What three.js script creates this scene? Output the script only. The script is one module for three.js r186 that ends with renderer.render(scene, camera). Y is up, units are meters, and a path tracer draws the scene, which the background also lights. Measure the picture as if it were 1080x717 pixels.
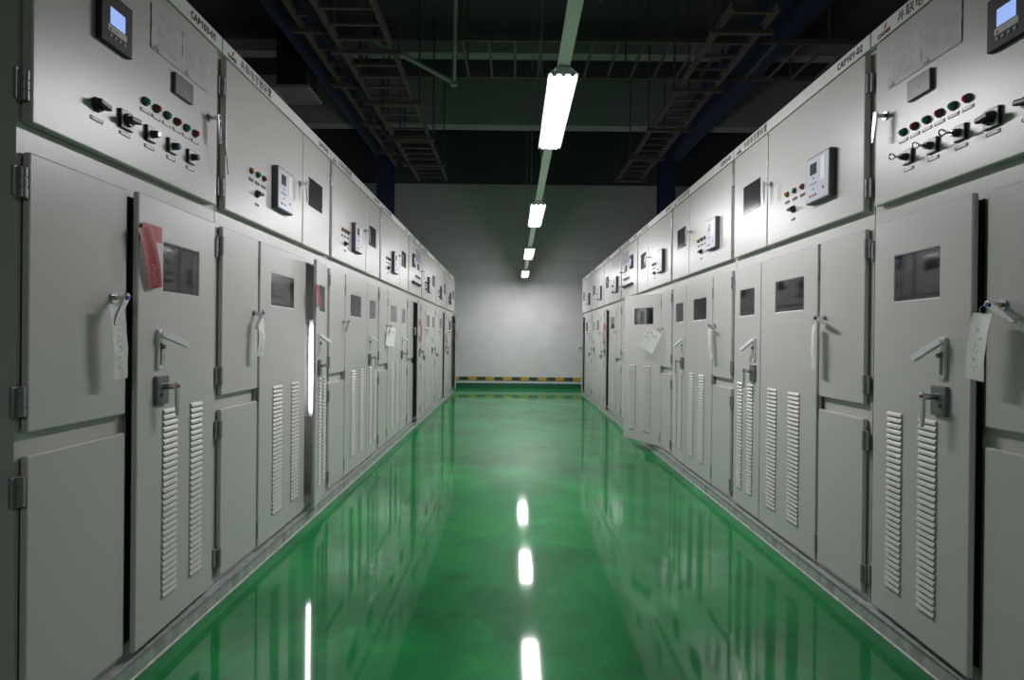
import * as THREE from 'three';
import { RoundedBoxGeometry } from 'three/addons/geometries/RoundedBoxGeometry.js';
import { mergeGeometries } from 'three/addons/utils/BufferGeometryUtils.js';
import { RectAreaLightUniformsLib } from 'three/addons/lights/RectAreaLightUniformsLib.js';

// ---------------------------------------------------------------- camera, exposure
const scene = new THREE.Scene();
scene.background = new THREE.Color(0x000000);
const camera = new THREE.PerspectiveCamera(2 * Math.atan(358.5 / 600) * 180 / Math.PI, 1080 / 717, 0.05, 100);
camera.position.set(0, 1.24, 0);
camera.rotation.order = 'YXZ';
camera.rotation.set(-0.0025, 0.0016, 0.0105);
const renderer = new THREE.WebGLRenderer({ antialias: true });
renderer.toneMapping = THREE.LinearToneMapping;
renderer.toneMappingExposure = 1.12;
renderer.shadowMap.enabled = true;
RectAreaLightUniformsLib.init();
const LAMP_DOWN = 58, LAMP_SIDE = 92, LAMP_COLOR = new THREE.Color(1.0, 0.968, 0.995);

// ---------------------------------------------------------------- small helpers
let seed = 7;
const rnd = () => { seed = (seed * 1664525 + 1013904223) >>> 0; return seed / 4294967296; };
const taken = {};
const numbered = (n) => { const k = taken[n] = (taken[n] ?? -1) + 1; return k ? n + '_' + String(k).padStart(3, '0') : n; };
const lin = (r, g, b) => new THREE.Color().setRGB(r, g, b);
function put(name, geo, mat, parent, x = 0, y = 0, z = 0) {
  const m = new THREE.Mesh(geo, mat); m.name = parent === scene ? numbered(name) : name;
  m.position.set(x, y, z); m.castShadow = m.receiveShadow = true; parent.add(m); return m;
}
function thing(name, label, category, x = 0, y = 0, z = 0, turn = 0, group) {
  const o = new THREE.Group(); o.name = numbered(name); o.position.set(x, y, z); o.rotation.y = turn;
  o.userData = { label, category }; if (group) o.userData.group = group; scene.add(o); return o;
}
function tag(o, label, category, group) { o.userData = { label, category }; if (group) o.userData.group = group; return o; }
function structure(name, geo, mat, x, y, z) { const m = put(name, geo, mat, scene, x, y, z); m.userData.kind = 'structure'; return m; }
const cache = new Map();
const memo = (k, f) => { if (!cache.has(k)) cache.set(k, f()); return cache.get(k); };
function box(x0, x1, y0, y1, z0, z1) { const g = new THREE.BoxGeometry(Math.abs(x1 - x0), y1 - y0, z1 - z0); g.translate((x0 + x1) / 2, (y0 + y1) / 2, (z0 + z1) / 2); return metreUV(g); }
function metreUV(g) {                       // uv in metres by dominant normal
  const p = g.attributes.position, n = g.attributes.normal, u = g.attributes.uv;
  for (let i = 0; i < p.count; i++) {
    const ax = Math.abs(n.getX(i)), ay = Math.abs(n.getY(i)), az = Math.abs(n.getZ(i));
    if (az >= ax && az >= ay) u.setXY(i, p.getX(i), p.getY(i)); else if (ax >= ay) u.setXY(i, p.getZ(i), p.getY(i)); else u.setXY(i, p.getX(i), p.getZ(i));
  }
  return g;
}
const merge = (list) => mergeGeometries(list.map((g) => { const q = g.index ? g.toNonIndexed() : g; for (const k of Object.keys(q.attributes)) if (!['position', 'normal', 'uv'].includes(k)) q.deleteAttribute(k); return q; }));
const rbox = (w, h, d, r = 0.002) => memo(`rb${w},${h},${d},${r}`, () => new RoundedBoxGeometry(w, h, d, 2, r));
const cyl = (r0, r1, len, seg = 20) => memo(`cy${r0},${r1},${len},${seg}`, () => { const g = new THREE.CylinderGeometry(r0, r1, len, seg); g.rotateX(Math.PI / 2); g.translate(0, 0, len / 2); return g; });
function rod(a, b, r, seg = 8) { const A = new THREE.Vector3(...a), B = new THREE.Vector3(...b), d = B.clone().sub(A); const g = new THREE.CylinderGeometry(r, r, d.length(), seg); g.applyQuaternion(new THREE.Quaternion().setFromUnitVectors(new THREE.Vector3(0, 1, 0), d.clone().normalize())); g.translate((a[0] + b[0]) / 2, (a[1] + b[1]) / 2, (a[2] + b[2]) / 2); return g; }

// value noise textures
function noiseGrid(n, cells, octaves, seedIn) {
  const out = new Float32Array(n * n); let amp = 1, tot = 0;
  for (let o = 0; o < octaves; o++) {
    const c = cells << o; let s = seedIn * 977 + o * 131 + 1; const g = new Float32Array(c * c);
    for (let i = 0; i < g.length; i++) { s = (s * 1664525 + 1013904223) >>> 0; g[i] = s / 4294967296; }
    for (let y = 0; y < n; y++) for (let x = 0; x < n; x++) {
      const fx = x / n * c, fy = y / n * c, ix = fx | 0, iy = fy | 0; let tx = fx - ix, ty = fy - iy; tx = tx * tx * (3 - 2 * tx); ty = ty * ty * (3 - 2 * ty);
      const a = g[iy % c * c + ix % c], b = g[iy % c * c + (ix + 1) % c], d = g[(iy + 1) % c * c + ix % c], e = g[(iy + 1) % c * c + (ix + 1) % c];
      out[y * n + x] += amp * (a + (b - a) * tx + (d - a) * ty + (a - b - d + e) * tx * ty);
    }
    tot += amp; amp *= 0.55;
  }
  for (let i = 0; i < out.length; i++) out[i] /= tot;
  return out;
}
function dataTex(n, fn, srgb, repeat) {
  const d = new Uint8Array(n * n * 4);
  for (let i = 0; i < n * n; i++) { const [r, g, b] = fn(i % n, (i / n) | 0, i); d[i * 4] = r; d[i * 4 + 1] = g; d[i * 4 + 2] = b; d[i * 4 + 3] = 255; }
  const t = new THREE.DataTexture(d, n, n); t.wrapS = t.wrapT = THREE.RepeatWrapping; t.magFilter = THREE.LinearFilter; t.minFilter = THREE.LinearMipmapLinearFilter; t.generateMipmaps = true;
  if (srgb) t.colorSpace = THREE.SRGBColorSpace; if (repeat) t.repeat.set(repeat, repeat); t.needsUpdate = true; return t;
}
const c8 = (v) => Math.max(0, Math.min(255, v * 255)) | 0;

// ---------------------------------------------------------------- materials
const std = (color, roughness = 0.5, metalness = 0, extra = {}) => new THREE.MeshStandardMaterial({ color, roughness, metalness, ...extra });
const peel = noiseGrid(512, 64, 3, 3), peelTex = dataTex(512, (x, y, i) => { const v = c8(peel[i]); return [v, v, v]; }, false, 1 / 0.17);
const M = {};
M.paint = new THREE.MeshPhysicalMaterial({ color: lin(0.53, 0.517, 0.505), roughness: 0.31, ior: 1.6, bumpMap: peelTex, bumpScale: 0.00028 });
M.strip = std(lin(0.66, 0.67, 0.65), 0.5);
M.inner = std(lin(0.30, 0.31, 0.30), 0.6);
M.galv = std(lin(0.30, 0.31, 0.32), 0.45, 0.6);
M.chrome = std(lin(0.62, 0.63, 0.64), 0.22, 1);
M.hinge = std(lin(0.27, 0.275, 0.275), 0.36, 0.25);
M.satin = std(lin(0.74, 0.75, 0.76), 0.34, 0.15);
M.lockPlate = std(lin(0.17, 0.175, 0.18), 0.4, 0.5);
M.black = std(lin(0.012, 0.012, 0.013), 0.4);
M.bezel = std(lin(0.010, 0.010, 0.011), 0.6);
M.smallBox = std(lin(0.09, 0.09, 0.10), 0.35);
M.white = std(lin(0.75, 0.75, 0.73), 0.4);
M.relaySide = std(lin(0.07, 0.075, 0.09), 0.5);
M.relayFace = std(lin(0.50, 0.52, 0.60), 0.35);
M.lcd = std(lin(0.05, 0.06, 0.07), 0.2);
M.button = std(lin(0.25, 0.26, 0.30), 0.5);
M.screen = std(lin(0.15, 0.22, 0.45), 0.3, 0, { emissive: lin(0.25, 0.36, 0.72), emissiveIntensity: 1.0 });
M.green = new THREE.MeshPhysicalMaterial({ color: lin(0.010, 0.27, 0.20), roughness: 0.18, clearcoat: 0.6 });
M.red = new THREE.MeshPhysicalMaterial({ color: lin(0.36, 0.015, 0.03), roughness: 0.18, clearcoat: 0.6 });
M.orange = new THREE.MeshPhysicalMaterial({ color: lin(0.62, 0.20, 0.015), roughness: 0.2, clearcoat: 0.6 });
M.blueTip = std(lin(0.02, 0.07, 0.30), 0.4);
M.redDot = std(lin(0.35, 0.01, 0.02), 0.4);
M.smoked = new THREE.MeshPhysicalMaterial({ color: lin(0.035, 0.037, 0.042), roughness: 0.12, clearcoat: 0.3 });
M.glass = new THREE.MeshPhysicalMaterial({ color: lin(0.62, 0.65, 0.67), roughness: 0.04, transmission: 1, thickness: 0, ior: 1.5, side: THREE.DoubleSide });
M.gasket = std(lin(0.02, 0.02, 0.02), 0.7);
M.plastic = new THREE.MeshPhysicalMaterial({ color: lin(0.98, 0.98, 0.98), roughness: 0.08, transmission: 1, thickness: 0, ior: 1.45, side: THREE.DoubleSide });
M.cord = std(lin(0.55, 0.55, 0.52), 0.7);
M.wire = std(lin(0.03, 0.03, 0.035), 0.5);
M.concrete = std(lin(0.46, 0.47, 0.48), 0.85);
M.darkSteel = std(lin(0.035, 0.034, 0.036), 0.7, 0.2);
M.rust = std(lin(0.17, 0.135, 0.13), 0.75, 0.1);
M.conduit = std(lin(0.42, 0.43, 0.43), 0.45, 0.3);
M.girder = std(lin(0.045, 0.065, 0.155), 0.5);
M.copper = std(lin(0.42, 0.20, 0.10), 0.4, 0.8);
M.ceramic = std(lin(0.22, 0.10, 0.06), 0.3);

// ---------------------------------------------------------------- floor, walls, ceiling
const fA = noiseGrid(1024, 6, 6, 11), fB = noiseGrid(1024, 24, 4, 29), fC = noiseGrid(1024, 4, 3, 5);
const floorMap = dataTex(1024, (x, y, i) => {
  let t = 0.82 + 0.44 * (fA[i] - 0.5) + 0.18 * (fB[i] - 0.5);
  const ring = Math.abs(fC[i] * 9 % 1 - 0.5); if (ring < 0.018) t *= 1.08;              // thin trowel arcs
  return [c8(0.055 * t + 0.012 * fB[i]), c8(0.60 * t), c8(0.285 * t + 0.01 * fA[i])];
}, true, 1 / 3.2);
const floorBump = dataTex(1024, (x, y, i) => { const v = c8(0.66 * fC[i] + 0.2 * fA[i] + 0.14 * fB[i]); return [v, v, v]; }, false, 1 / 2.3);
const floorMat = new THREE.MeshPhysicalMaterial({ map: floorMap, roughness: 0.45, specularIntensity: 0.15, bumpMap: floorBump, bumpScale: 0.0035, clearcoat: 0.7, clearcoatRoughness: 0.06, ior: 1.5 });
const XL = -7, XR = 7.4, ZB = -14.35, ZF = 9, HC = 7.0;
structure('floor', box(XL, XR, -0.2, 0, ZB, ZF), floorMat, 0, 0, 0);
const wA = noiseGrid(512, 8, 6, 41);
const wallMap = dataTex(512, (x, y, i) => { const t = 0.97 + 0.09 * (wA[i] - 0.5); return [c8(0.87 * t), c8(0.87 * t), c8(0.87 * t)]; }, true, 1 / 3);
const wallMat = std(0xffffff, 0.75, 0, { map: wallMap, bumpMap: peelTex, bumpScale: 0.002 });
const WALL_TOP = 5.12;
structure('wall_back', merge([box(XL, XR, 0, 3.19, ZB - 0.2, ZB), box(XL, XR, 3.205, WALL_TOP, ZB - 0.2, ZB + 0.004), box(XL, XR, 3.18, 3.21, ZB - 0.2, ZB - 0.02)]), wallMat, 0, 0, 0);
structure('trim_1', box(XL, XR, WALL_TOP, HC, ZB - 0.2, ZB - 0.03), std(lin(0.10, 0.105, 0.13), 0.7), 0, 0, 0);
structure('wall_left', box(XL - 0.2, XL, 0, HC, ZB - 0.2, ZF), wallMat, 0, 0, 0);
structure('wall_right', box(XR, XR + 0.2, 0, HC, ZB - 0.2, ZF), wallMat, 0, 0, 0);
structure('wall_front', box(XL, XR, 0, HC, ZF, ZF + 0.2), wallMat, 0, 0, 0);
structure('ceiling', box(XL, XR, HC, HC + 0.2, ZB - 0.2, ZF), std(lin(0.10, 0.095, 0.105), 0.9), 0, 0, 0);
structure('baseboard_back', box(-5, 5.4, 0, 0.115, ZB, ZB + 0.012), std(lin(0.015, 0.11, 0.055), 0.35), 0, 0, 0);
// striped guard board on the back wall
{
  const g = thing('striped_guard_strip', 'yellow and black striped guard strip along the foot of the white back wall', 'guard strip', 0, 0.185, ZB);
  put('backing_board', box(-4.2, 4.4, 0, 0.085, 0.002, 0.014), M.black, g);
  const yel = std(lin(0.55, 0.34, 0.02), 0.5), dk = std(lin(0.025, 0.055, 0.05), 0.5), sg = rbox(0.218, 0.08, 0.008, 0.002);
  for (let k = 0, x = -4.09; x < 4.35; x += 0.22, k++) put(k % 2 ? 'black_stripe' : 'yellow_stripe', sg, k % 2 ? dk : yel, g, x, 0.0425, 0.017);
}

// ---------------------------------------------------------------- lettering
const GLYPHS = {
  bing: [[.32, .03, .4, .2], [.68, .03, .6, .2], [.15, .3, .85, .3], [.05, .58, .95, .58], [.36, .3, .36, .6, .2, .95], [.65, .3, .65, .97]],
  lian: [[.05, .1, .45, .1], [.13, .1, .13, .8], [.36, .1, .36, .95], [.13, .32, .36, .32], [.13, .54, .36, .54], [.03, .82, .45, .72], [.58, .05, .64, .2], [.88, .05, .8, .2], [.52, .28, .95, .28], [.48, .52, .99, .52], [.73, .28, .72, .55, .5, .95], [.73, .55, .98, .95]],
  dian: [[.5, .03, .5, .85, .55, .93, .92, .93, .95, .75], [.18, .2, .82, .2, .82, .7, .18, .7, .18, .2], [.18, .45, .82, .45]],
  rong: [[.5, .02, .5, .12], [.1, .3, .1, .15, .9, .15, .9, .3], [.35, .25, .22, .4], [.62, .25, .78, .4], [.5, .35, .08, .68], [.5, .35, .92, .68], [.3, .65, .7, .65, .7, .95, .3, .95, .3, .65]],
  qi: [[.12, .05, .4, .05, .4, .3, .12, .3, .12, .05], [.6, .05, .88, .05, .88, .3, .6, .3, .6, .05], [.12, .68, .4, .68, .4, .95, .12, .95, .12, .68], [.6, .68, .88, .68, .88, .95, .6, .95, .6, .68], [.05, .47, .95, .47], [.5, .3, .45, .5, .08, .68], [.52, .47, .92, .68]],
  zhuang: [[.22, .03, .22, .45], [.08, .1, .14, .2], [.05, .4, .2, .28], [.4, .15, .95, .15], [.67, .02, .67, .38], [.45, .38, .9, .38], [.05, .55, .95, .55], [.5, .46, .5, .55], [.45, .55, .1, .85], [.35, .65, .35, .95, .55, .85], [.8, .62, .6, .72], [.5, .58, .95, .95]],
  zhi: [[.15, .05, .85, .05, .85, .25, .15, .25, .15, .05], [.38, .05, .38, .25], [.62, .05, .62, .25], [.1, .36, .9, .36], [.5, .27, .5, .45], [.28, .45, .72, .45, .72, .88, .28, .88, .28, .45], [.28, .6, .72, .6], [.28, .74, .72, .74], [.05, .93, .95, .93]],
};
const TITLE = ['bing', 'lian', 'dian', 'rong', 'qi', 'zhuang', 'zhi'];
function glyph(ctx, key, x, y, s) { for (const st of GLYPHS[key]) { ctx.beginPath(); ctx.moveTo(x + st[0] * s, y + st[1] * s); for (let i = 2; i < st.length; i += 2) ctx.lineTo(x + st[i] * s, y + st[i + 1] * s); ctx.stroke(); } }
function canvasTex(w, h, draw) { const c = document.createElement('canvas'); c.width = w; c.height = h; draw(c.getContext('2d'), w, h); const t = new THREE.CanvasTexture(c); t.colorSpace = THREE.SRGBColorSpace; t.magFilter = THREE.LinearFilter; return t; }
function logo(ctx, x, y, s, colour = true) {        // wordmark under a slanted flag
  ctx.fillStyle = '#141414'; ctx.font = `bold ${s * 0.42}px sans-serif`; ctx.textAlign = 'left'; ctx.textBaseline = 'alphabetic'; ctx.fillText('COOPER', x, y + s); ctx.strokeStyle = '#141414'; ctx.lineWidth = s * 0.05; ctx.strokeText('COOPER', x, y + s);
  ctx.fillStyle = colour ? '#b01818' : '#222'; ctx.beginPath(); ctx.moveTo(x + s * .80, y + s * .56); ctx.lineTo(x + s * .95, y + s * .14); ctx.lineTo(x + s * 1.25, y + s * .02); ctx.lineTo(x + s * 1.10, y + s * .46); ctx.closePath(); ctx.fill();
}
function stripMat(W, code) {
  const px = 700, w = Math.round(W * px), h = Math.round(0.066 * px);
  const t = canvasTex(w, h, (c) => {
    c.fillStyle = '#d6d7d4'; c.fillRect(0, 0, w, h);
    logo(c, 0.04 * px, h * 0.10, h * 0.78);
    c.strokeStyle = '#101010'; c.lineWidth = 3.4; c.lineJoin = 'miter';
    TITLE.forEach((k, i) => glyph(c, k, (0.165 + i * 0.052) * px, h * 0.12, h * 0.74));
    c.fillStyle = '#161616'; c.font = `bold ${h * 0.62}px sans-serif`; c.textAlign = 'right'; c.textBaseline = 'middle'; c.fillText(code, w - 0.05 * px, h * 0.52); c.strokeStyle = '#161616'; c.lineWidth = 1.8; c.strokeText(code, w - 0.05 * px, h * 0.52);
  });
  return new THREE.MeshStandardMaterial({ map: t, roughness: 0.5 });
}
function scribble(ctx, x, y, w, h, s, n, lw, col) {   // illegible hand-written characters
  ctx.strokeStyle = col; ctx.lineWidth = lw; let q = s; const r = () => { q = (q * 1664525 + 1013904223) >>> 0; return q / 4294967296; };
  for (let i = 0; i < n; i++) { ctx.beginPath(); const a = x + r() * w, b = y + r() * h; ctx.moveTo(a, b); ctx.lineTo(a + (r() - .5) * w * .6, b + (r() - .5) * h * .6); ctx.stroke(); }
}
const sheetTex = (kind) => canvasTex(320, 256, (c, w, h) => {
  c.fillStyle = '#bdb9bd'; c.fillRect(0, 0, w, h); c.fillStyle = '#55525a'; c.font = 'bold 15px sans-serif';
  for (let i = 0; i < 9; i++) scribble(c, 70 + i * 20, 26, 13, 13, 40 + i, 6, 2, '#57545c');
  if (kind) { for (let i = 0; i < 12; i++) { c.fillStyle = '#8d8992'; c.fillRect(26, 62 + i * 13, 90 + (i * 37 % 60), 3); c.fillRect(190, 62 + i * 13, 60 + (i * 23 % 50), 3); } }
  else { for (let i = 0; i < 5; i++) { c.strokeStyle = '#7d7984'; c.lineWidth = 2; c.beginPath(); c.arc(80 + i * 40, 110 + (i % 2) * 24, 14, 0, 6.28); c.stroke(); c.strokeRect(66 + i * 40, 140, 20, 34); } c.fillStyle = '#8d8992'; for (let i = 0; i < 4; i++) c.fillRect(60, 186 + i * 11, 200, 3); }
  logo(c, 16, 212, 36, false);
});
const sheetMats = [0, 1].map((k) => new THREE.MeshPhysicalMaterial({ map: sheetTex(k), roughness: 0.5, clearcoat: 1, clearcoatRoughness: 0.08 }));
const meterFace = std(0xffffff, 0.4, 0, { map: canvasTex(256, 96, (c, w, h) => { c.fillStyle = '#b9bab6'; c.fillRect(0, 0, w, h); c.fillStyle = '#33343a'; c.beginPath(); c.moveTo(14, 74); c.lineTo(34, 24); c.lineTo(54, 74); c.fill(); scribble(c, 80, 30, 150, 40, 9, 16, 3, '#77777a'); }) });

// ---------------------------------------------------------------- cabinet parts
function rectShape(x0, x1, y0, y1, r) {
  const s = new THREE.Shape(); s.moveTo(x0 + r, y0); s.lineTo(x1 - r, y0); s.quadraticCurveTo(x1, y0, x1, y0 + r); s.lineTo(x1, y1 - r); s.quadraticCurveTo(x1, y1, x1 - r, y1); s.lineTo(x0 + r, y1); s.quadraticCurveTo(x0, y1, x0, y1 - r); s.lineTo(x0, y0 + r); s.quadraticCurveTo(x0, y0, x0 + r, y0); return s;
}
function doorGeo(w, h, t, holes) {          // x 0..w, y 0..h, z 0..t, pressed steel with rolled edges
  return memo(`door${w.toFixed(4)},${h},${t},${JSON.stringify(holes)}`, () => {
    const b = 0.005, s = rectShape(b, w - b, b, h - b, 0.002);
    for (const [x0, x1, y0, y1] of holes) { const p = new THREE.Path(); const q = rectShape(x0 - b, x1 + b, y0 - b, y1 + b, 0.006).getPoints(3).reverse(); p.setFromPoints(q); s.holes.push(p); }
    const g = new THREE.ExtrudeGeometry(s, { depth: t - 2 * b, bevelEnabled: true, bevelThickness: b, bevelSize: b, bevelSegments: 2, curveSegments: 2 });
    g.translate(0, 0, b); return g;
  });
}
const louverGeo = (w) => memo('louver' + w.toFixed(3), () => {
  const s = new THREE.Shape(); s.moveTo(0, 0); s.quadraticCurveTo(0.0050, -0.003, 0.0095, -0.0160); s.lineTo(0.0086, -0.0172); s.lineTo(0.0076, -0.0160); s.lineTo(0, -0.0020); s.lineTo(0, 0);
  const b = 0.0015, g = new THREE.ExtrudeGeometry(s, { depth: w - 2 * b, bevelEnabled: true, bevelThickness: b, bevelSize: 0.0008, bevelSegments: 1, curveSegments: 3 });
  g.rotateY(-Math.PI / 2); g.translate(w - b, 0, 0); return g;   // x 0..w, profile sticks out to +z
});
const hingeGeo = memo('hinge', () => merge([
  new RoundedBoxGeometry(0.022, 0.085, 0.010, 1, 0.002).translate(-0.013, 0, 0.004), new RoundedBoxGeometry(0.022, 0.085, 0.008, 1, 0.002).translate(0.012, 0, 0.010),
  ...[-0.029, 0, 0.029].map((y) => { const g = new THREE.CylinderGeometry(0.011, 0.011, 0.025, 12); g.translate(0, y, 0.014); return g; }),
  ...[-0.0145, 0.0145].map((y) => { const g = new THREE.CylinderGeometry(0.008, 0.008, 0.006, 10); g.translate(0, y, 0.014); return g; }),
]));
const domeGeo = memo('dome', () => { const pts = [[0, .021], [.006, .020], [.0105, .0165], [.0128, .011], [.0132, .004], [.0132, 0]].map(([r, y]) => new THREE.Vector2(Math.max(r, 1e-4), y)).reverse(); const g = new THREE.LatheGeometry(pts, 18); g.rotateX(Math.PI / 2); return g; });
const ringGeo = memo('ring', () => { const pts = [[.0132, 0], [.0165, 0], [.0165, .006], [.0145, .009], [.0132, .009]].map(([r, y]) => new THREE.Vector2(r, y)); const g = new THREE.LatheGeometry(pts, 18); g.rotateX(Math.PI / 2); return g; });
const leverGeo = memo('lever', () => {     // from the boss at the origin along +x, tapering and curling a little
  const s = new THREE.Shape(); s.moveTo(-0.012, -0.009); s.lineTo(0.03, -0.009); s.quadraticCurveTo(0.08, -0.008, 0.108, -0.003); s.quadraticCurveTo(0.114, 0.001, 0.108, 0.004); s.quadraticCurveTo(0.07, 0.009, 0.03, 0.009); s.lineTo(-0.012, 0.009); s.quadraticCurveTo(-0.018, 0, -0.012, -0.009);
  const g = new THREE.ExtrudeGeometry(s, { depth: 0.006, bevelEnabled: true, bevelThickness: 0.002, bevelSize: 0.002, bevelSegments: 2, curveSegments: 5 }); return g;
});
const knobGeo = memo('knob', () => { const bar = new RoundedBoxGeometry(0.048, 0.016, 0.020, 2, 0.005); bar.translate(0, 0, 0.020); const d = new THREE.CylinderGeometry(0.018, 0.021, 0.012, 20); d.rotateX(Math.PI / 2); d.translate(0, 0, 0.006); return merge([bar, d]); });
const keyGeo = memo('key', () => merge([new THREE.BoxGeometry(0.002, 0.010, 0.026).translate(0, 0, 0.037), (() => { const t = new THREE.TorusGeometry(0.011, 0.003, 6, 14); t.rotateY(Math.PI / 2); t.translate(0, 0, 0.058); return t; })()]));

function lockSet(door, X, m, yLatch, yLock) {    // swing latch and lever lock; X maps depth offset to door x
  const lx = X(0.0), sgn = m;
  put('latch_plate', rbox(0.030, 0.150, 0.012, 0.003), M.satin, door, lx, yLatch, door.userData.t + 0.005);
  put('latch_slot', rbox(0.014, 0.085, 0.006, 0.002), M.lockPlate, door, lx, yLatch - 0.018, door.userData.t + 0.010);
  const lev = put('latch_lever', memo('latchlev', () => { const s = new THREE.Shape(); s.moveTo(-0.006, -0.011); s.lineTo(0.100, -0.010); s.quadraticCurveTo(0.110, 0, 0.100, 0.010); s.lineTo(-0.006, 0.011); s.quadraticCurveTo(-0.014, 0, -0.006, -0.011); return new THREE.ExtrudeGeometry(s, { depth: 0.008, bevelEnabled: true, bevelThickness: 0.003, bevelSize: 0.002, bevelSegments: 2 }); }), M.satin, door, lx, yLatch + 0.055, door.userData.t + 0.020);
  lev.rotation.order = 'ZYX'; lev.rotation.set(0, -0.40, sgn > 0 ? -0.42 : Math.PI + 0.70);
  put('latch_key_boss', cyl(0.008, 0.010, 0.012, 12), M.lockPlate, door, lx + sgn * 0.006, yLatch + 0.010, door.userData.t + 0.010);
  const kx = X(0.013);
  put('lock_plate', rbox(0.078, 0.108, 0.014, 0.003), M.lockPlate, door, kx, yLock, door.userData.t + 0.007);
  put('lock_spindle', cyl(0.013, 0.011, 0.050, 16), M.chrome, door, kx + sgn * 0.008, yLock + 0.014, door.userData.t + 0.012);
  put('lock_keyhole', cyl(0.006, 0.006, 0.004, 12), M.black, door, kx - sgn * 0.012, yLock - 0.018, door.userData.t + 0.0125);
  const lv = put('lock_lever', leverGeo, M.chrome, door, kx + sgn * 0.012, yLock + 0.014, door.userData.t + 0.056); lv.rotation.z = -Math.PI / 2;
  put('lock_mark', cyl(0.006, 0.006, 0.003, 12), M.redDot, door, kx + sgn * 0.012, yLock + 0.014, door.userData.t + 0.0645);
}
function turnHandle(door, x, y, angle, blue) {
  const t = door.userData.t;
  put('handle_rose', cyl(0.018, 0.015, 0.006, 16), M.chrome, door, x, y, t);
  put('handle_spindle', cyl(0.0085, 0.0085, 0.040, 14), M.chrome, door, x, y, t + 0.004);
  const l = put('handle_lever', leverGeo, M.chrome, door, x, y, t + 0.042); l.rotation.z = angle;
  if (blue) put('handle_cap', cyl(0.008, 0.007, 0.004, 12), M.blueTip, door, x, y, t + 0.0505);
}

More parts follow.
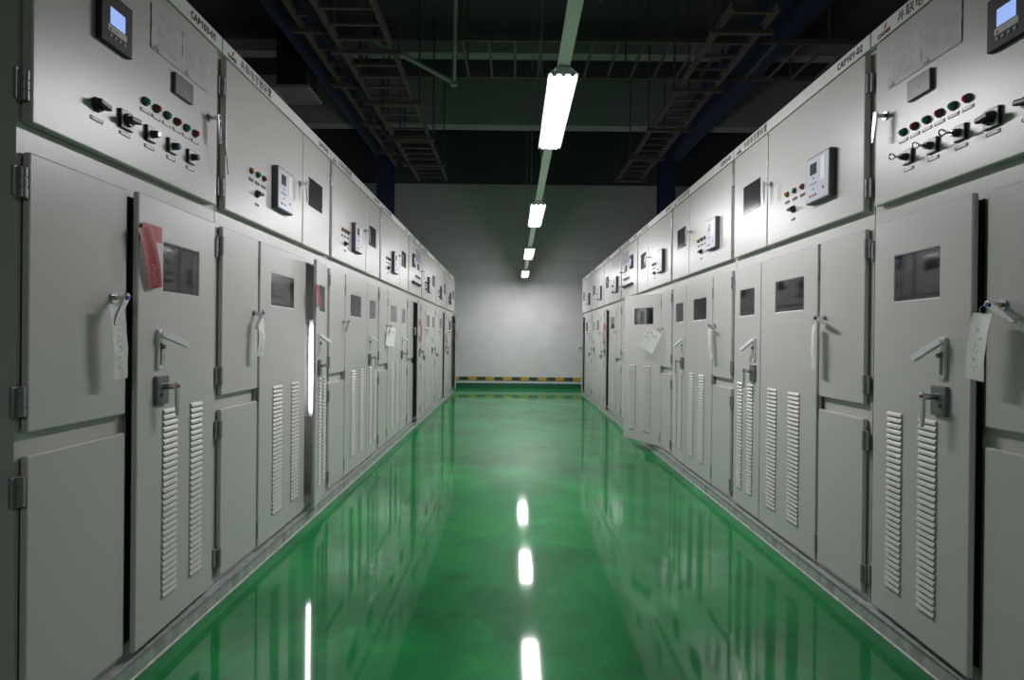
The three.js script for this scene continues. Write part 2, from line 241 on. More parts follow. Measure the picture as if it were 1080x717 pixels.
/* one steel cabinet.  u = offset along the row from the end nearer the lamps' first one, y = height.  side: -1 for the CAP103 row, +1 for the CAP101 row */
function cabinet(o) {
  const { side, s0, type, code, label, group, detail } = o;
  const W = type === 'control' ? 1.07 : 1.56, left = side < 0;
  const g = thing(type === 'control' ? 'control_cabinet' : 'capacitor_cabinet', label, 'cabinet', left ? -1.385 : 1.605, 0, left ? -s0 : -(s0 + W), left ? Math.PI / 2 : -Math.PI / 2, group);
  const P = (u) => left ? u : W - u, m = left ? 1 : -1;
  const bu = (u0, u1, y0, y1, z0, z1) => box(Math.min(P(u0), P(u1)), Math.max(P(u0), P(u1)), y0, y1, z0, z1);
  const B = 0.078, T = 2.60, D = -1.15, e = 0.0015, n0 = o.trim ?? e;
  const upPost = type === 'control' ? null : 1.005, loPost = type === 'control' ? 0.46 : 0.42;
  // shell
  put('shell', merge([bu(n0 + 0.0062, W - e - 0.0062, B, T, D, D + 0.004), bu(n0, n0 + 0.006, B, T, D, -0.0302), bu(W - e - 0.006, W - e, B, T, D, -0.0302), bu(n0 + 0.0062, W - e - 0.0062, T - 0.006, T, D, -0.0302), bu(n0 + 0.0062, W - e - 0.0062, B + 0.0005, B + 0.0065, D, -0.0302), bu(n0 + 0.0062, W - e - 0.0062, 1.787, 1.793, D, -0.0302), bu(loPost - 0.003, loPost + 0.003, B, 1.79, D, -0.0302)]), M.paint, g);
  const fr = [bu(n0, 0.042, B, T, -0.03, 0), bu(W - 0.042, W - e, B, T, -0.03, 0), bu(0.042, W - 0.042, B, 0.128, -0.03, 0), bu(0.042, W - 0.042, 1.735, 1.85, -0.03, 0), bu(0.042, W - 0.042, 2.50, T, -0.03, 0), bu(loPost - 0.022, loPost + 0.022, 0.128, 1.735, -0.03, 0), bu(0.042, loPost - 0.022, 0.88, 0.97, -0.03, 0)];
  if (upPost) fr.push(bu(upPost - 0.022, upPost + 0.022, 1.85, 2.50, -0.03, 0));
  put('front_frame', merge(fr), M.paint, g);
  // name strip
  const st = put('name_strip', bu(Math.max(0.003, n0), W - 0.003, 2.545, 2.613, 0.0005, 0.030), M.strip, g);
  put('lettering', new THREE.PlaneGeometry(W - 0.012, 0.064), stripMat(W - 0.012, code), st, W / 2, 2.579, 0.0307);

  function door(name, u0, u1, y0, y1, hingeU, deg, t, holes = []) {
    const w = u1 - u0, hx = P(hingeU), xa = Math.min(P(u0), P(u1));
    const gap = 0.003, hs = holes.map(([a, b, c, d]) => { const p = Math.min(P(a), P(b)) - xa; return [+p.toFixed(4), +(p + b - a).toFixed(4), +(c - y0).toFixed(4), +(d - y0).toFixed(4)]; });
    const off = xa - hx;                       // 0 when hinged on the low-x edge, -w otherwise
    const geo = Math.abs(off) < 1e-6 ? doorGeo(w, +(y1 - y0).toFixed(4), t, hs) : memo(`off${off.toFixed(4)}${w.toFixed(4)},${y1 - y0},${t},${JSON.stringify(hs)}`, () => doorGeo(w, +(y1 - y0).toFixed(4), t, hs).clone().translate(off, 0, 0));
    const d = put(name, geo, M.paint, g, hx, y0, gap);
    d.userData.t = t; d.userData.hx = hx; d.userData.y0 = y0; d.userData.u0 = u0; d.userData.u1 = u1;
    d.rotation.y = (hx < xa + w / 2 ? -1 : 1) * deg * Math.PI / 180;
    return d;
  }
  const dx = (d, u) => P(u) - d.userData.hx, dy = (d, y) => y - d.userData.y0;
  function pane(d, a, b, c, e2) {
    const x = dx(d, (a + b) / 2), y = dy(d, (c + e2) / 2);
    put('window_gasket', memo(`gasket${(b - a).toFixed(3)},${(e2 - c).toFixed(3)}`, () => { const w = b - a + 0.03, h = e2 - c + 0.03; const s = rectShape(-w / 2, w / 2, -h / 2, h / 2, 0.004); const p = new THREE.Path(); p.setFromPoints(rectShape(-w / 2 + .017, w / 2 - .017, -h / 2 + .017, h / 2 - .017, 0.004).getPoints(2).reverse()); s.holes.push(p); return new THREE.ExtrudeGeometry(s, { depth: 0.003, bevelEnabled: false, curveSegments: 2 }); }), M.gasket, d, x, y, -0.0035);
    put('window_pane', rbox(+(b - a + 0.004).toFixed(3), +(e2 - c + 0.004).toFixed(3), 0.004, 0.0008), M.glass, d, x, y, 0.0165);
  }
  function louvers(d, u0, w, y0, n = 31, pitch = 0.0237) {
    const x = Math.min(dx(d, u0), dx(d, u0 + w)), t = d.userData.t, geo = louverGeo(w);
    if (detail) for (let i = 0; i < n; i++) put('louver', geo, M.paint, d, x, dy(d, y0 - i * pitch), t - 0.0012);
    else { const gs = []; for (let i = 0; i < n; i++) gs.push(geo.clone().translate(x, dy(d, y0 - i * pitch), t - 0.0012)); const q = put('louver_bank', merge(gs), M.paint, d); q.userData.kind = 'stuff'; }
  }
  const hinge = (u, y) => put('hinge', hingeGeo, M.hinge, g, P(u), y, 0.006);

  const aj = o.open || {}, tl = 0.021, tu = 0.031;
  if (type === 'control') {
    const up = door('upper_door', 0.035, 1.025, 1.83, 2.535, 0.035, 0, tu);
    hinge(0.028, 2.40); hinge(0.028, 1.93);
    // panel meter
    const t = tu, mx = dx(up, 0.345);
    put('meter_bezel', rbox(0.150, 0.172, 0.022, 0.004), M.bezel, up, mx, dy(up, 2.278), t + 0.010);
    put('meter_screen', rbox(0.070, 0.056, 0.004, 0.001), M.screen, up, mx, dy(up, 2.288), t + 0.0205);
    put('meter_label', memo('mlab', () => new THREE.PlaneGeometry(0.088, 0.022)), meterFace, up, mx, dy(up, 2.246), t + 0.0215);
    for (let k = 0; k < 4; k++) put('meter_button', rbox(0.013, 0.011, 0.004, 0.0015), M.button, up, mx + (k - 1.5) * 0.022, dy(up, 2.222), t + 0.0215);
    // document sleeve with two sheets
    const cx = dx(up, 0.745);
    [-1, 1].forEach((q, i) => put('document_sheet', memo('sheet', () => sheetGeo(0.196, 0.166, 24, 18, 0.001, (x, y) => 0.0007 * Math.sin(x * 47 + y * 31) * Math.sin(y * 53 + 1) + 0.0003 * Math.sin(x * 120 - y * 80))), sheetMats[i], up, cx + q * 0.099, dy(up, 2.385), t + 0.0030));
    put('indicator_unit', rbox(0.125, 0.082, 0.016, 0.003), M.smallBox, up, dx(up, 0.745), dy(up, 2.235), t + 0.007);
    put('unit_lens', rbox(0.012, 0.006, 0.003, 0.001), M.white, up, dx(up, 0.745), dy(up, 2.225), t + 0.0155);
    for (let k = 0; k < 6; k++) {
      const x = dx(up, 0.518 + k * 0.065);
      put('indicator_bezel', ringGeo, M.relaySide, up, x, dy(up, 2.09), t); put('indicator_light', domeGeo, (left ? k % 2 : !(k % 2)) ? M.red : M.green, up, x, dy(up, 2.09), t);
      put('label_plate', rbox(0.052, 0.013, 0.002, 0.0008), M.black, up, x, dy(up, 2.056), t + 0.001); put('label_insert', rbox(0.038, 0.009, 0.002, 0.0006), M.white, up, x, dy(up, 2.056), t + 0.0022);
    }
    for (let k = 0; k < 5; k++) {
      const x = dx(up, 0.28 + k * 0.1325), y = dy(up, 1.98), big = k < 2;
      if (k) put('switch_plate', rbox(big ? 0.064 : 0.052, big ? 0.064 : 0.056, 0.010, 0.002), M.black, up, x, y, t + 0.005);
      if (k) put('switch_face', rbox(big ? 0.058 : 0.046, big ? 0.058 : 0.050, 0.004, 0.001), M.white, up, x, y, t + 0.0095);
      if (big) { const kn = put('rotary_knob', knobGeo, M.black, up, x, y, t + (k ? 0.0105 : 0)); kn.rotation.z = k ? 0.1 : -0.15; kn.scale.setScalar(1.15); }
      else { put('key_switch', memo('ksw', () => { const q = new THREE.CylinderGeometry(0.012, 0.015, 0.026, 16); q.rotateX(Math.PI / 2); q.translate(0, 0, 0.013); return q; }), M.black, up, x, y, t + 0.011); put('switch_cap', cyl(0.0075, 0.0075, 0.003, 14), k === 2 ? M.chrome : M.blueTip, up, x, y, t + 0.0365); if (!left) put('key', keyGeo, M.chrome, up, x, y, t + 0.012); }
      put('label_plate', rbox(0.056, 0.013, 0.002, 0.0008), M.black, up, x, dy(up, 1.932), t + 0.001); put('label_insert', rbox(0.042, 0.009, 0.002, 0.0006), M.white, up, x, dy(up, 1.932), t + 0.0022);
    }
    turnHandle(up, dx(up, 0.955), dy(up, 2.20), -Math.PI / 2 + m * 0.12, left);
    // small doors
    const sd = door('small_upper_door', 0.04, 0.445, 0.96, 1.75, 0.04, 0, tl); hinge(0.024, 1.66); hinge(0.024, 1.05);
    turnHandle(sd, dx(sd, 0.378), dy(sd, 1.365), left ? -2.15 : -0.55, true);
    door('small_lower_door', 0.04, 0.445, 0.11, 0.895, 0.04, 0, tl); hinge(0.024, 0.80); hinge(0.024, 0.20);
    // louvred door
    const win = [0.63, 0.895, 1.41, 1.595], ld = door('louvred_door', 0.472, 1.034, 0.10, 1.752, 1.034, aj.main ?? 0, tl, [win]); pane(ld, ...win); hinge(1.0435, 1.64); hinge(1.0435, 0.22);
    louvers(ld, 0.632, 0.098, 0.955); louvers(ld, 0.832, 0.094, 0.955);
    lockSet(ld, (q) => dx(ld, 0.598 + q), m, dy(ld, 1.185), dy(ld, 1.03));
  } else {
    const up = door('upper_door', 0.03, 1.0, 1.83, 2.535, 0.03, 0, tu); hinge(0.0265, 2.40); hinge(0.0265, 1.93);
    const t = tu, rx = dx(up, left ? 0.65 : 0.362);
    put('relay_body', rbox(0.222, 0.238, 0.034, 0.005), M.relaySide, up, rx, dy(up, 2.075), t + 0.0165);
    put('relay_face', rbox(0.208, 0.224, 0.006, 0.004), M.relayFace, up, rx, dy(up, 2.075), t + 0.0325);
    put('relay_display', rbox(0.062, 0.058, 0.003, 0.001), M.lcd, up, rx - 0.035, dy(up, 2.128), t + 0.0360);
    put('relay_legend', rbox(0.040, 0.118, 0.002, 0.001), M.white, up, rx + 0.055, dy(up, 2.112), t + 0.0360);
    for (const [a, b] of [[0, 0.028], [0, -0.028], [-0.024, 0], [0.024, 0], [0, 0]]) put('relay_key', rbox(0.013, 0.010, 0.003, 0.001), M.button, up, rx - 0.034 + a, dy(up, 2.052) + b, t + 0.0362);
    [[-0.062, M.redDot], [-0.036, M.orange], [-0.010, M.green]].forEach(([a, mm]) => put('relay_button', rbox(0.014, 0.012, 0.003, 0.001), mm, up, rx + a, dy(up, 1.992), t + 0.0362));
    put('relay_button', rbox(0.014, 0.012, 0.003, 0.001), M.redDot, up, rx + 0.058, dy(up, 2.012), t + 0.0362);
    const cols = [M.orange, M.green, M.red];
    for (let k = 0; k < 3; k++) {
      const uu = left ? 0.286 + k * 0.072 : 0.743 - k * 0.0855, x = dx(up, uu);
      put('indicator_bezel', ringGeo, M.relaySide, up, x, dy(up, 2.085), t); put('indicator_light', domeGeo, cols[k], up, x, dy(up, 2.085), t);
      put('label_plate', rbox(0.052, 0.016, 0.002, 0.0008), M.black, up, x, dy(up, 2.040), t + 0.001);
    }
    { const x = dx(up, left ? 0.358 : 0.672); const kn = put('rotary_knob', knobGeo, M.black, up, x, dy(up, 1.985), t); kn.rotation.z = 0.05; put('label_plate', rbox(0.045, 0.014, 0.002, 0.0008), M.black, up, x, dy(up, 1.928), t + 0.001); }
    turnHandle(up, dx(up, 0.95), dy(up, 2.20), -Math.PI / 2 + m * 0.1, false);
    const un = door('upper_narrow_door', 1.012, 1.532, 1.83, 2.535, 1.532, 0, tu); hinge(1.5335, 2.40); hinge(1.5335, 1.93);
    put('smoked_window', rbox(0.262, 0.186, 0.006, 0.002), M.smoked, un, dx(un, 1.235), dy(un, 2.195), t + 0.001);
    const sd = door('small_upper_door', 0.03, 0.405, 0.96, 1.75, 0.03, 0, tl); hinge(0.0265, 1.66); hinge(0.0265, 1.05);
    turnHandle(sd, dx(sd, 0.355), dy(sd, 1.36), left ? -2.3 : -0.3, true);
    door('small_lower_door', 0.03, 0.405, 0.11, 0.895, 0.03, 0, tl); hinge(0.0265, 0.80); hinge(0.0265, 0.20);
    const win = [0.57, 0.905, 1.415, 1.595], ld = door('louvred_door', 0.428, 1.100, 0.10, 1.75, 0.428, aj.main ?? 0, tl, [win]); pane(ld, ...win); hinge(0.4165, 1.62); hinge(0.4165, 0.93); hinge(0.4165, 0.20);
    louvers(ld, 0.60, 0.125, 0.955); louvers(ld, 0.87, 0.120, 0.955);
    const wn = [1.205, 1.44, 1.415, 1.59], nd = door('narrow_louvred_door', 1.108, 1.532, 0.10, 1.75, 1.532, aj.narrow ?? 0, tl, [wn]); pane(nd, ...wn); hinge(1.5335, 1.62); hinge(1.5335, 0.20);
    louvers(nd, 1.205, 0.085, 0.955); louvers(nd, 1.375, 0.085, 0.955);
    lockSet(nd, (q) => dx(nd, 1.185 + q), m, dy(nd, 1.185), dy(nd, 1.03));
  }
  // what shows through the windows
  const a0 = loPost + 0.02, a1 = W - 0.05;
  put('mounting_plate', bu(a0, a1, 0.30, 1.70, -0.46, -0.455), M.inner, g);
  put('busbar', bu(a0 + 0.04, a1 - 0.04, 1.462, 1.478, -0.36, -0.33), M.inner, g);
  for (let k = 0; k < 3; k++) { const u = a0 + 0.14 + k * (type === 'control' ? 0.11 : 0.22); put('insulator', memo('insul', () => { const pts = [[.022, 0], [.022, .02], [.034, .03], [.022, .04], [.034, .05], [.022, .06], [.022, .09]].map(([r, y]) => new THREE.Vector2(r, y)); const q = new THREE.LatheGeometry(pts, 14); q.rotateX(Math.PI / 2); return q; }), M.ceramic, g, P(u), 1.535, -0.455); }
  return { g, P, W, m };
}
// thin bent sheet with two faces, centred, in the xy plane
function sheetGeo(w, h, nx, ny, th, f) {
  const pos = [], uv = [], idx = [];
  for (const sd of [1, -1]) for (let j = 0; j <= ny; j++) for (let i = 0; i <= nx; i++) { const x = (i / nx - .5) * w, y = (j / ny - .5) * h; pos.push(x, y, f(x, y) + sd * th / 2); uv.push(i / nx, j / ny); }
  const N = (nx + 1) * (ny + 1);
  for (let j = 0; j < ny; j++) for (let i = 0; i < nx; i++) { const a = j * (nx + 1) + i, b = a + 1, c = a + nx + 1, d = c + 1; idx.push(a, b, d, a, d, c, N + a, N + d, N + b, N + a, N + c, N + d); }
  const g = new THREE.BufferGeometry(); g.setAttribute('position', new THREE.Float32BufferAttribute(pos, 3)); g.setAttribute('uv', new THREE.Float32BufferAttribute(uv, 2)); g.setIndex(idx); g.computeVertexNormals(); return g;
}

// ---------------------------------------------------------------- the two rows
const rowL = 'cabinets of the row marked CAP103', rowR = 'cabinets of the row marked CAP101';
const L = [], R = [];
{
  const spec = [
    ['control', {}, 'grey control cabinet marked CAP103-01, red tape stuck beside its louvred door window'],
    ['capacitor', { narrow: 9 }, 'grey capacitor cabinet next to CAP103-01, narrow door ajar with a lit lamp inside'],
    ['capacitor', {}, 'grey capacitor cabinet beyond the lit open one, no tag on its turn handle'],
    ['capacitor', {}, 'grey capacitor cabinet with a white paper sheet hanging from its small door handle'],
    ['control', { main: 7 }, 'grey control cabinet between capacitor cabinets, red tape on its ajar louvred door'],
    ['capacitor', {}, 'grey capacitor cabinet right after the distant red-taped control cabinet'],
    ['capacitor', { narrow: 6 }, 'grey capacitor cabinet second to last before the back wall, narrow door ajar with red tape'],
    ['capacitor', { narrow: 14 }, 'grey capacitor cabinet ending the CAP103 row near the back wall'],
  ];
  let s = 1.555; spec.forEach(([type, open, label], i) => { const c = cabinet({ side: -1, s0: s, type, open: i === 0 ? { main: 2.2 } : open, code: 'CAP103-0' + (i + 1), label, group: rowL, detail: i < 3, trim: i ? undefined : 0.024 }); c.s0 = s; L.push(c); s += c.W + 0.003; });
}
{
  const spec = [
    ['control', { main: 2.6 }, 'grey control cabinet next to CAP101-02, keys in its switches and louvred door ajar'],
    ['capacitor', {}, 'grey capacitor cabinet marked CAP101-02 with a white tag on its small door'],
    ['capacitor', {}, 'grey capacitor cabinet between CAP101-02 and the one with the wide open door'],
    ['capacitor', { main: 24 }, 'grey capacitor cabinet with its louvred door swung wide open into the aisle'],
    ['control', {}, 'grey control cabinet just beyond the wide open louvred door'],
    ['capacitor', { narrow: 7 }, 'grey capacitor cabinet with a red tape flag in its dark door gap'],
    ['capacitor', {}, 'grey capacitor cabinet closed, second to last of the CAP101 row, before the back wall'],
    ['capacitor', { narrow: 8 }, 'grey capacitor cabinet ending the CAP101 row near the back wall'],
  ];
  let s = 1.46; spec.forEach(([type, open, label], i) => { const c = cabinet({ side: 1, s0: s, type, open, code: 'CAP101-0' + (i + 1), label, group: rowR, detail: i < 3 || i === 3 }); c.s0 = s; R.push(c); s += c.W + 0.003; });
}
// steel base channels
{
  const nz = noiseGrid(256, 16, 4, 77), chMat = std(0xffffff, 0.5, 0.1, { map: dataTex(256, (x, y, i) => { const t = 0.52 + 0.26 * nz[i]; return [c8(t), c8(t * 1.02), c8(t * 1.01)]; }, true, 1 / 0.6) });
  const chan = (x, dir, z0, z1, label) => {
    const s = new THREE.Shape(); s.moveTo(0, 0); s.lineTo(0.008, 0); s.lineTo(0.008, 0.006); s.lineTo(0.003, 0.010); s.lineTo(0.003, 0.066); s.lineTo(0.008, 0.070); s.lineTo(0.008, 0.076); s.lineTo(-0.06, 0.076); s.lineTo(-0.06, 0); s.lineTo(0, 0);
    const g = new THREE.ExtrudeGeometry(s, { depth: Math.abs(z1 - z0), bevelEnabled: false }); if (dir < 0) { g.rotateY(Math.PI); g.translate(0, 0, z0); } else g.translate(0, 0, z1);
    tag(put('base_channel', metreUV(g), chMat, scene, x, 0.0005, 0), label, 'base channel', 'steel base channels');
  };
  chan(-1.353, 1, -1.557, -13.07, 'long grey steel base channel on the floor under the CAP103 row');
  chan(1.573, -1, -1.462, -12.99, 'long grey steel base channel on the floor under the CAP101 row');
}

// lamp burning inside the second cabinet of the CAP103 row
{
  const c = L[1], g = c.g, x = 1.515, z = -0.075;
  const holder = put('cabinet_lamp', box(x - 0.004, x + 0.028, 0.66, 1.36, z - 0.022, z + 0.022), M.white, g);
  holder.userData.label = 'lit fluorescent lamp inside the cabinet';
  put('tube', memo('cabtube', () => { const q = new THREE.CylinderGeometry(0.015, 0.015, 0.60, 16); q.translate(1.495, 1.01, -0.075); return q; }), std(lin(0.9, 0.9, 0.9), 0.4, 0, { emissive: lin(0.93, 0.97, 1), emissiveIntensity: 14 }), holder);
  const l = new THREE.RectAreaLight(0xf2f8ff, 14, 0.03, 0.60); l.name = 'cabinet_lamp_light';
  l.position.set(1.478, 1.01, -0.075); l.rotation.y = Math.PI / 2; g.add(l);   // shines back into the cabinet, along the row
}

// ---------------------------------------------------------------- tags, sheets and red tape
const tagTex = (s, fold) => canvasTex(128, 320, (c, w, h) => { c.fillStyle = '#e6e8e6'; c.fillRect(0, 0, w, h); for (let i = 0; i < 6; i++) scribble(c, 42, 60 + i * 38, 44, 28, s + i * 3, 9, 3, '#83868a'); });
const tagMats = [11, 23, 37].map((s) => new THREE.MeshPhysicalMaterial({ map: tagTex(s), roughness: 0.35, clearcoat: 0.7, clearcoatRoughness: 0.12 }));
const onRow = (c, u, y, out) => { const v = new THREE.Vector3(c.P(u), y, out); c.g.updateMatrixWorld(true); return v.applyMatrix4(c.g.matrixWorld); };
const outDir = (c) => new THREE.Vector3(c.m, 0, 0);
function hangTag(c, u, yTop, len, w, o) {
  const p = onRow(c, u, yTop, o.out ?? 0.065);
  const t = thing('hanging_tag', o.label, 'tag', p.x, p.y, p.z, c.g.rotation.y, o.group);
  const sway = o.sway ?? 0.02, curl = o.curl ?? 0.01;
  const q = sheetGeo(w, len, 6, 16, 0.0008, (x, y) => { const k = 0.5 - y / len; return curl * Math.sin(k * 2.6) + 3.2 * x * x * (1 - k) + 0.0012 * Math.sin(y * 70 + x * 120); });
  q.translate(0, -len / 2 - 0.012, 0);
  const s = put('paper', q, tagMats[o.mat ?? 0], t); s.rotation.set(o.pitch ?? 0, o.yaw ?? 0, o.roll ?? 0, 'ZYX');
  put('cord', memo('cordloop', () => { const k = new THREE.TorusGeometry(0.014, 0.0012, 6, 18); k.rotateY(Math.PI / 2); k.translate(0, -0.001, 0); return k; }), M.cord, t);
  return t;
}
hangTag(L[0], 0.332, 1.352, 0.250, 0.060, { label: 'white paper tag hanging from the small door handle of cabinet CAP103-01', roll: 0.07, yaw: -0.10, mat: 0 });
hangTag(L[1], 0.335, 1.350, 0.205, 0.052, { label: 'white paper tag on the small door next to the lit open cabinet door', roll: -0.08, yaw: -0.15, curl: 0.018, mat: 1 });
hangTag(R[0], 0.392, 1.350, 0.220, 0.074, { label: 'crinkled white plastic-covered tag over the gap of the ajar control cabinet door', roll: -0.12, yaw: 0.0, mat: 2, out: 0.075 });
hangTag(R[1], 0.375, 1.345, 0.235, 0.060, { label: 'white paper tag on the small door handle of cabinet CAP101-02', roll: 0.03, yaw: -0.26, mat: 1 });
hangTag(R[2], 0.352, 1.350, 0.245, 0.082, { label: 'white paper tag on the small door between CAP101-02 and the wide open door', roll: 0.20, yaw: -0.1, mat: 0 });
// larger paper sheets
const noteTex = canvasTex(192, 224, (c, w, h) => { c.fillStyle = '#f6f7f6'; c.fillRect(0, 0, w, h); for (let i = 0; i < 4; i++) scribble(c, 30 + i * 36, 40, 24, 30, 90 + i * 7, 9, 4, '#6d7074'); for (let i = 0; i < 2; i++) scribble(c, 30 + i * 36, 90, 24, 26, 190 + i * 7, 8, 4, '#84878a'); });
const noteMat = std(0xffffff, 0.6, 0, { map: noteTex });
function note(c, u, y, w, h, o) {
  const p = onRow(c, u, y, o.out ?? 0.06), t = thing('paper_note', o.label, 'paper', p.x, p.y, p.z, c.g.rotation.y);
  const q = sheetGeo(w, h, 10, 10, 0.0006, (x, yy) => 0.5 * x * x + 0.006 * Math.sin(yy * 14)); q.translate(o.dx ?? 0, -h / 2 - 0.01, 0);
  const s = put('paper', q, noteMat, t); s.rotation.set(0, o.yaw ?? 0, o.roll ?? 0, 'YXZ');
  put('cord', memo('cordloop'), M.cord, t); return t;
}
note(R[3], 0.318, 1.34, 0.185, 0.235, { label: 'white paper note with handwriting hanging beside the wide open louvred door', yaw: 0.85, roll: -0.50, out: 0.085, dx: -0.03 });
note(L[3], 0.36, 1.355, 0.17, 0.20, { label: 'white paper note hanging beyond the cabinet with the untagged handle', yaw: -0.35, roll: -0.08, out: 0.075 });
// red tape flags
const tapeTex = canvasTex(64, 256, (c, w, h) => { c.fillStyle = '#a8303c'; c.fillRect(0, 0, w, h); for (let i = 0; i < 7; i++) scribble(c, 22, 150 + i * 13, 18, 9, 300 + i, 5, 2, '#e6c8c8'); });
const tapeMat = new THREE.MeshPhysicalMaterial({ map: tapeTex, color: 0xffffff, roughness: 0.35, clearcoat: 0.4 });
const tapePlain = std(lin(0.42, 0.025, 0.035), 0.38);
function redTape(c, u, y, o) {        // a stuck strip, a fold, and a flap hanging down
  const p = onRow(c, u, y, o.out ?? 0.034), t = thing('red_tape_flag', o.label, 'tape', p.x, p.y, p.z, c.g.rotation.y + (o.turn ?? 0)), m = c.m, k = o.k ?? 1;
  put('stuck_strip', sheetGeo(0.115 * k, 0.060 * k, 8, 4, 0.0006, (x, yy) => 0.0006 * Math.sin(x * 80)), tapePlain, t, m * 0.062 * k, 0.03 * k, 0.001);
  const q = sheetGeo(0.068 * k, 0.225 * k, 6, 14, 0.0006, (x, yy) => 0.008 * k * Math.cos((yy / (0.225 * k)) * 3.0) + 0.004 * Math.sin(x * 60)); q.translate(0, -0.100 * k, 0.004);
  const f = put('hanging_flap', q, tapeMat, t, m * 0.012 * k, 0.030 * k, 0.003); f.rotation.set(0, 0, m * 0.30);
  return t;
}
redTape(L[0], 0.478, 1.585, { label: 'red tape flag stuck beside the louvred door window of CAP103-01', out: 0.052 });
redTape(L[1], 1.080, 1.545, { label: 'short red tape on the edge of the ajar door before the inner lamp', out: 0.100, k: 0.62, turn: 0.12 });
redTape(L[4], 0.49, 1.42, { label: 'red tape flag on the ajar door of the distant CAP103-05 control cabinet', out: 0.100, k: 1.25 });
redTape(L[6], 1.12, 1.25, { label: 'red tape flag on the narrow ajar door second to last before the back wall', out: 0.078, k: 1.2 });
redTape(L[7], 1.12, 1.32, { label: 'red tape flag at the very end of the CAP103 row by the back wall', out: 0.135, k: 1.1 });
redTape(R[5], 1.10, 1.42, { label: 'red tape flag across the dark door gap beyond the wide open door', out: 0.085, k: 1.5 });
// thin wire hanging from the upper handle of the first cabinet
{
  const p = onRow(L[0], 0.955, 2.14, 0.083);
  const g = new THREE.TubeGeometry(new THREE.CatmullRomCurve3([[0, 0.05, 0], [0.01, 0, 0.008], [0.045, -0.09, 0.006], [0.075, -0.17, 0.0]].map((a) => new THREE.Vector3(...a))), 20, 0.002, 6);
  const w = put('hanging_wire', g, M.wire, scene, p.x, p.y, p.z); w.rotation.y = Math.PI / 2; tag(w, 'thin dark wire dangling from the upper door handle of CAP103-01', 'wire');
}

// ---------------------------------------------------------------- lighting line
const LX = 0.262, LY = 2.69, LZ0 = 3.12, LSTEP = 3.04, LLEN = 1.24;
{
  const railMat = std(lin(0.80, 0.82, 0.80), 0.4);
  const rail = thing('lighting_rail', 'long pale metal rail carrying the hanging lamps above the aisle', 'rail', LX, LY, 0);
  put('rail_profile', box(-0.030, 0.030, 0.045, 0.085, -14.3, 8.9), railMat, rail);
  put('rail_lip', merge([box(-0.034, -0.028, 0.040, 0.050, -14.3, 8.9), box(0.028, 0.034, 0.040, 0.050, -14.3, 8.9)]), railMat, rail);
  for (const z of [-0.6, -2.7, -5.6, -8.7, -11.9]) put('hanger_rod', rod([0, 0.085, z], [-0.02, HC - LY, z], 0.006), M.conduit, rail);
  const tubeMat = std(lin(0.9, 0.9, 0.9), 0.4, 0, { emissive: new THREE.Color(0.95, 1, 0.99), emissiveIntensity: 6 });
  const whiteMetal = std(lin(0.78, 0.79, 0.78), 0.45);
  const where = ['the one next to CAP101-02 and CAP103-01', 'second along the aisle', 'third along the aisle', 'the one by the back wall', 'the one over the hall entrance'];
  for (let k = 0; k < 5; k++) {
    const z = k === 4 ? 2.4 : -(LZ0 + k * LSTEP + LLEN / 2);
    const t = thing('ceiling_lamp', 'lit triple-tube fluorescent lamp on the aisle rail, ' + where[k], 'lamp', LX, LY, z, 0, 'fluorescent lamps above the aisle');
    const s = new THREE.Shape(); s.moveTo(-0.085, 0.004); s.lineTo(-0.040, 0.040); s.lineTo(0.040, 0.040); s.lineTo(0.085, 0.004); s.lineTo(0.083, 0.001); s.lineTo(0.038, 0.034); s.lineTo(-0.038, 0.034); s.lineTo(-0.083, 0.001);
    const hg = new THREE.ExtrudeGeometry(s, { depth: LLEN, bevelEnabled: false }); hg.translate(0, 0, -LLEN / 2);
    put('reflector', hg, whiteMetal, t);
    put('end_cap', rbox(0.09, 0.036, 0.012, 0.003), whiteMetal, t, 0, 0.018, LLEN / 2 + 0.004); put('end_cap', rbox(0.09, 0.036, 0.012, 0.003), whiteMetal, t, 0, 0.018, -LLEN / 2 - 0.004);
    for (const x of [-0.050, 0, 0.050]) { const tb = put('tube', memo('tube', () => { const q = new THREE.CylinderGeometry(0.015, 0.015, LLEN - 0.06, 16); q.rotateX(Math.PI / 2); return q; }), tubeMat, t, x, 0.010, 0); for (const e of [-1, 1]) put('lamp_holder', memo('lh', () => { const q = new THREE.CylinderGeometry(0.017, 0.012, 0.028, 12); q.rotateX(Math.PI / 2); return q; }), M.white, tb, 0, 0, e * (LLEN / 2 - 0.018)); }
    const l = new THREE.RectAreaLight(LAMP_COLOR, LAMP_DOWN, 0.13, LLEN - 0.06); l.name = 'lamp_light'; l.position.set(0, -0.008, 0); l.rotation.x = -Math.PI / 2; t.add(l);
    for (const q of [-1, 1]) { const f = new THREE.RectAreaLight(LAMP_COLOR, LAMP_SIDE, LLEN - 0.06, 0.024); f.name = 'lamp_flank_light'; f.position.set(q * 0.088, 0.0, 0); f.rotation.order = 'YXZ'; f.rotation.set(-0.45, -q * Math.PI / 2, 0); t.add(f); }
  }
}

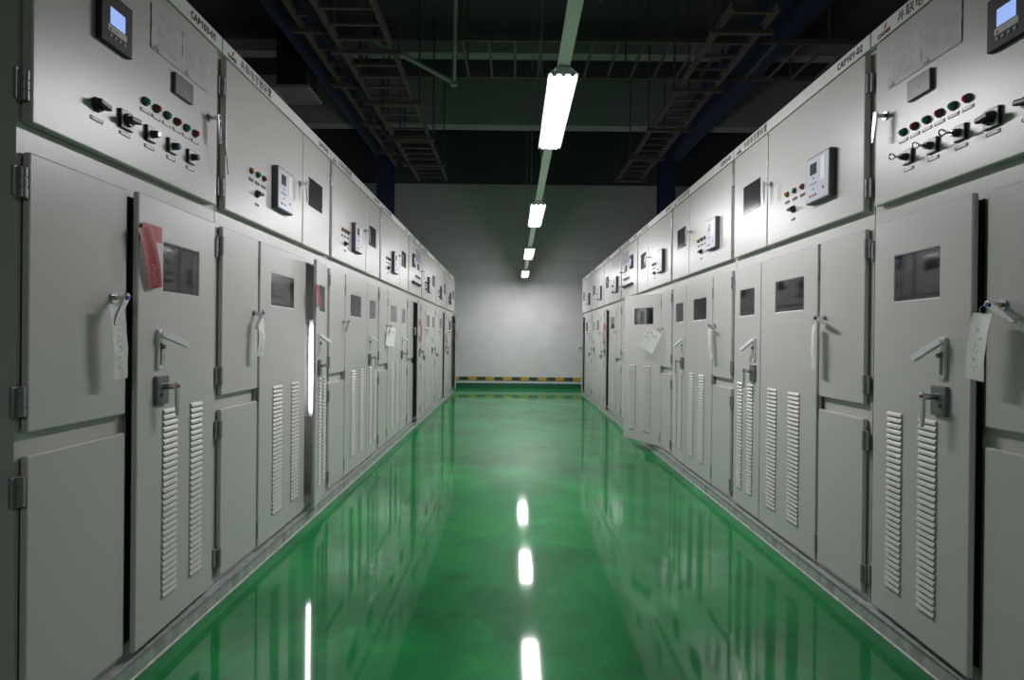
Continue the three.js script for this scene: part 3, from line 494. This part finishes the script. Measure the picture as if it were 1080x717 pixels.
// ---------------------------------------------------------------- overhead steelwork
{
  const girder = (x, label) => {
    const g = thing('steel_girder', label, 'girder', x, 5.42, 0, 0, 'blue roof girders');
    put('web', box(-0.05, 0.05, 0.05, 0.55, -13.6, 3.8), M.girder, g); put('lower_flange', box(-0.19, 0.19, 0, 0.05, -13.6, 3.8), M.girder, g); put('upper_flange', box(-0.19, 0.19, 0.55, 0.60, -13.6, 3.8), M.girder, g);
  };
  girder(-3.02, 'dark blue roof girder running above and behind the CAP103 row'); girder(3.68, 'dark blue roof girder running above and behind the CAP101 row');
  const column = (x, label) => { const g = thing('steel_column', label, 'column', x, 0, -13.35, 0, 'blue steel columns'); put('web', box(-0.03, 0.03, 0.02, 5.41, -0.16, 0.16), M.girder, g); put('flange', box(-0.17, 0.17, 0.02, 5.41, 0.16, 0.19), M.girder, g); put('flange', box(-0.17, 0.17, 0.02, 5.41, -0.19, -0.16), M.girder, g); put('base_plate', box(-0.24, 0.24, 0, 0.02, -0.26, 0.26), M.girder, g); };
  column(-3.02, 'dark blue steel column standing behind the far end of the CAP103 row'); column(3.55, 'dark blue steel column standing behind the far end of the CAP101 row');
  // deep concrete cross beams
  structure('trim_2', box(XL, XR, 5.66, 6.65, -12.1, -11.8), M.concrete, 0, 0, 0);
  structure('trim_3', box(XL, XR, 6.50, 6.72, -10.75, -10.5), M.concrete, 0, 0, 0);
  // roof purlins
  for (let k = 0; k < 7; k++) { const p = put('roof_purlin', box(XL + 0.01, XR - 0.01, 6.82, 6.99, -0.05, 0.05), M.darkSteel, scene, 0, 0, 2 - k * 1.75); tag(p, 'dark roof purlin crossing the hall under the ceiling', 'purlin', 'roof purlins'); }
  // ladder trays along the hall
  const tray = (x0, x1, y, za, zb, step, label, mat) => {
    const g = thing('cable_ladder', label, 'cable tray', (x0 + x1) / 2, y, 0, 0, 'ladder cable trays'); const h = (x1 - x0) / 2;
    for (const s of [-1, 1]) put('side_rail', box(s * h - 0.018, s * h + 0.018, 0, 0.10, zb, za), mat, g);
    for (let z = za - 0.1; z > zb; z -= step) put('rung', box(-h + 0.018, h - 0.018, 0.02, 0.05, z - 0.02, z + 0.02), mat, g);
    for (let z = za - 0.4; z > zb; z -= 1.55) { put('trapeze_bar', box(-h - 0.12, h + 0.12, -0.05, 0, z - 0.025, z + 0.025), mat, g); for (const s of [-1, 1]) put('drop_rod', box(s * (h + 0.09) - 0.012, s * (h + 0.09) + 0.012, 0, HC - y, z - 0.012, z + 0.012), mat, g); }
    return g;
  };
  tray(-2.20, -1.56, 4.84, -5.2, -13.1, 0.33, 'ladder cable tray hung above the CAP103 row', M.rust);
  tray(-2.69, -2.47, 5.10, -5.2, -12.9, 0.40, 'narrower ladder cable tray hung higher above the CAP103 row', M.rust);
  tray(2.36, 2.86, 4.84, -6.2, -13.1, 0.33, 'ladder cable tray hung above the CAP101 row', M.rust);
  // cross ladder over the aisle
  {
    const g = thing('cable_ladder', 'wide ladder cable tray crossing high over the aisle and lamps', 'cable tray', 0, 5.04, 0, 0, 'ladder cable trays');
    put('side_rail', box(-0.72, 5.6, 0, 0.06, -8.32, -8.29), M.rust, g); put('side_rail', box(-0.72, 5.6, 0, 0.06, -7.30, -7.27), M.rust, g);
    for (let x = -0.68; x < 5.6; x += 0.335) put('rung', box(x - 0.016, x + 0.016, 0.005, 0.035, -8.29, -7.30), M.rust, g);
    for (const x of [-0.7, 1.6, 4.0]) for (const z of [-8.305, -7.285]) put('drop_rod', box(x - 0.01, x + 0.01, 0.06, HC - 5.04, z - 0.01, z + 0.01), M.rust, g);
  }
  // pale conduits forming a V
  { const g = thing('conduit_bracket', 'pale metal conduits meeting in a V under the roof', 'conduit', -0.86, 4.80, -7.95); put('drop_conduit', rod([0, 0, 0], [0.12, 0.86, 1.0], 0.030), M.conduit, g); put('arm_conduit', rod([0, 0, 0], [-0.98, 0.30, 0.55], 0.034), M.conduit, g); put('joint_box', rbox(0.09, 0.08, 0.09, 0.008), M.conduit, g); put('stay_rod', rod([0.12, 0.86, 1.0], [0.12, HC - 4.81, 1.0], 0.012), M.darkSteel, g); put('stay_rod', rod([-0.98, 0.30, 0.55], [-0.98, HC - 4.81, 0.55], 0.012), M.darkSteel, g); }
  { const p = put('ceiling_conduit', rod([0, 0, 0], [0.42, 1.6, 1.2], 0.022), M.conduit, scene, 1.02, 5.4, -7.0); tag(p, 'short pale conduit slanting to the roof above the CAP101 row side', 'conduit'); }
  // air diffuser on a duct stub
  { const g = thing('air_diffuser', 'square grey air diffuser hanging high above the CAP103 row', 'diffuser', -3.55, 5.14, -9.25);
    put('duct_stub', box(-0.24, 0.24, 0.06, HC - 5.14, -0.24, 0.24), M.darkSteel, g); const fm = std(lin(0.40, 0.41, 0.40), 0.6);
    put('frame', merge([box(-0.30, 0.30, 0, 0.05, -0.32, -0.28), box(-0.30, 0.30, 0, 0.05, 0.28, 0.32), box(-0.30, -0.26, 0, 0.05, -0.28, 0.28), box(0.26, 0.30, 0, 0.05, -0.28, 0.28)]), fm, g);
    for (let k = 0; k < 12; k++) put('slat', rbox(0.52, 0.008, 0.034, 0.002), fm, g, 0, 0.022, -0.255 + k * 0.0464); }
}
renderer.render(scene, camera);
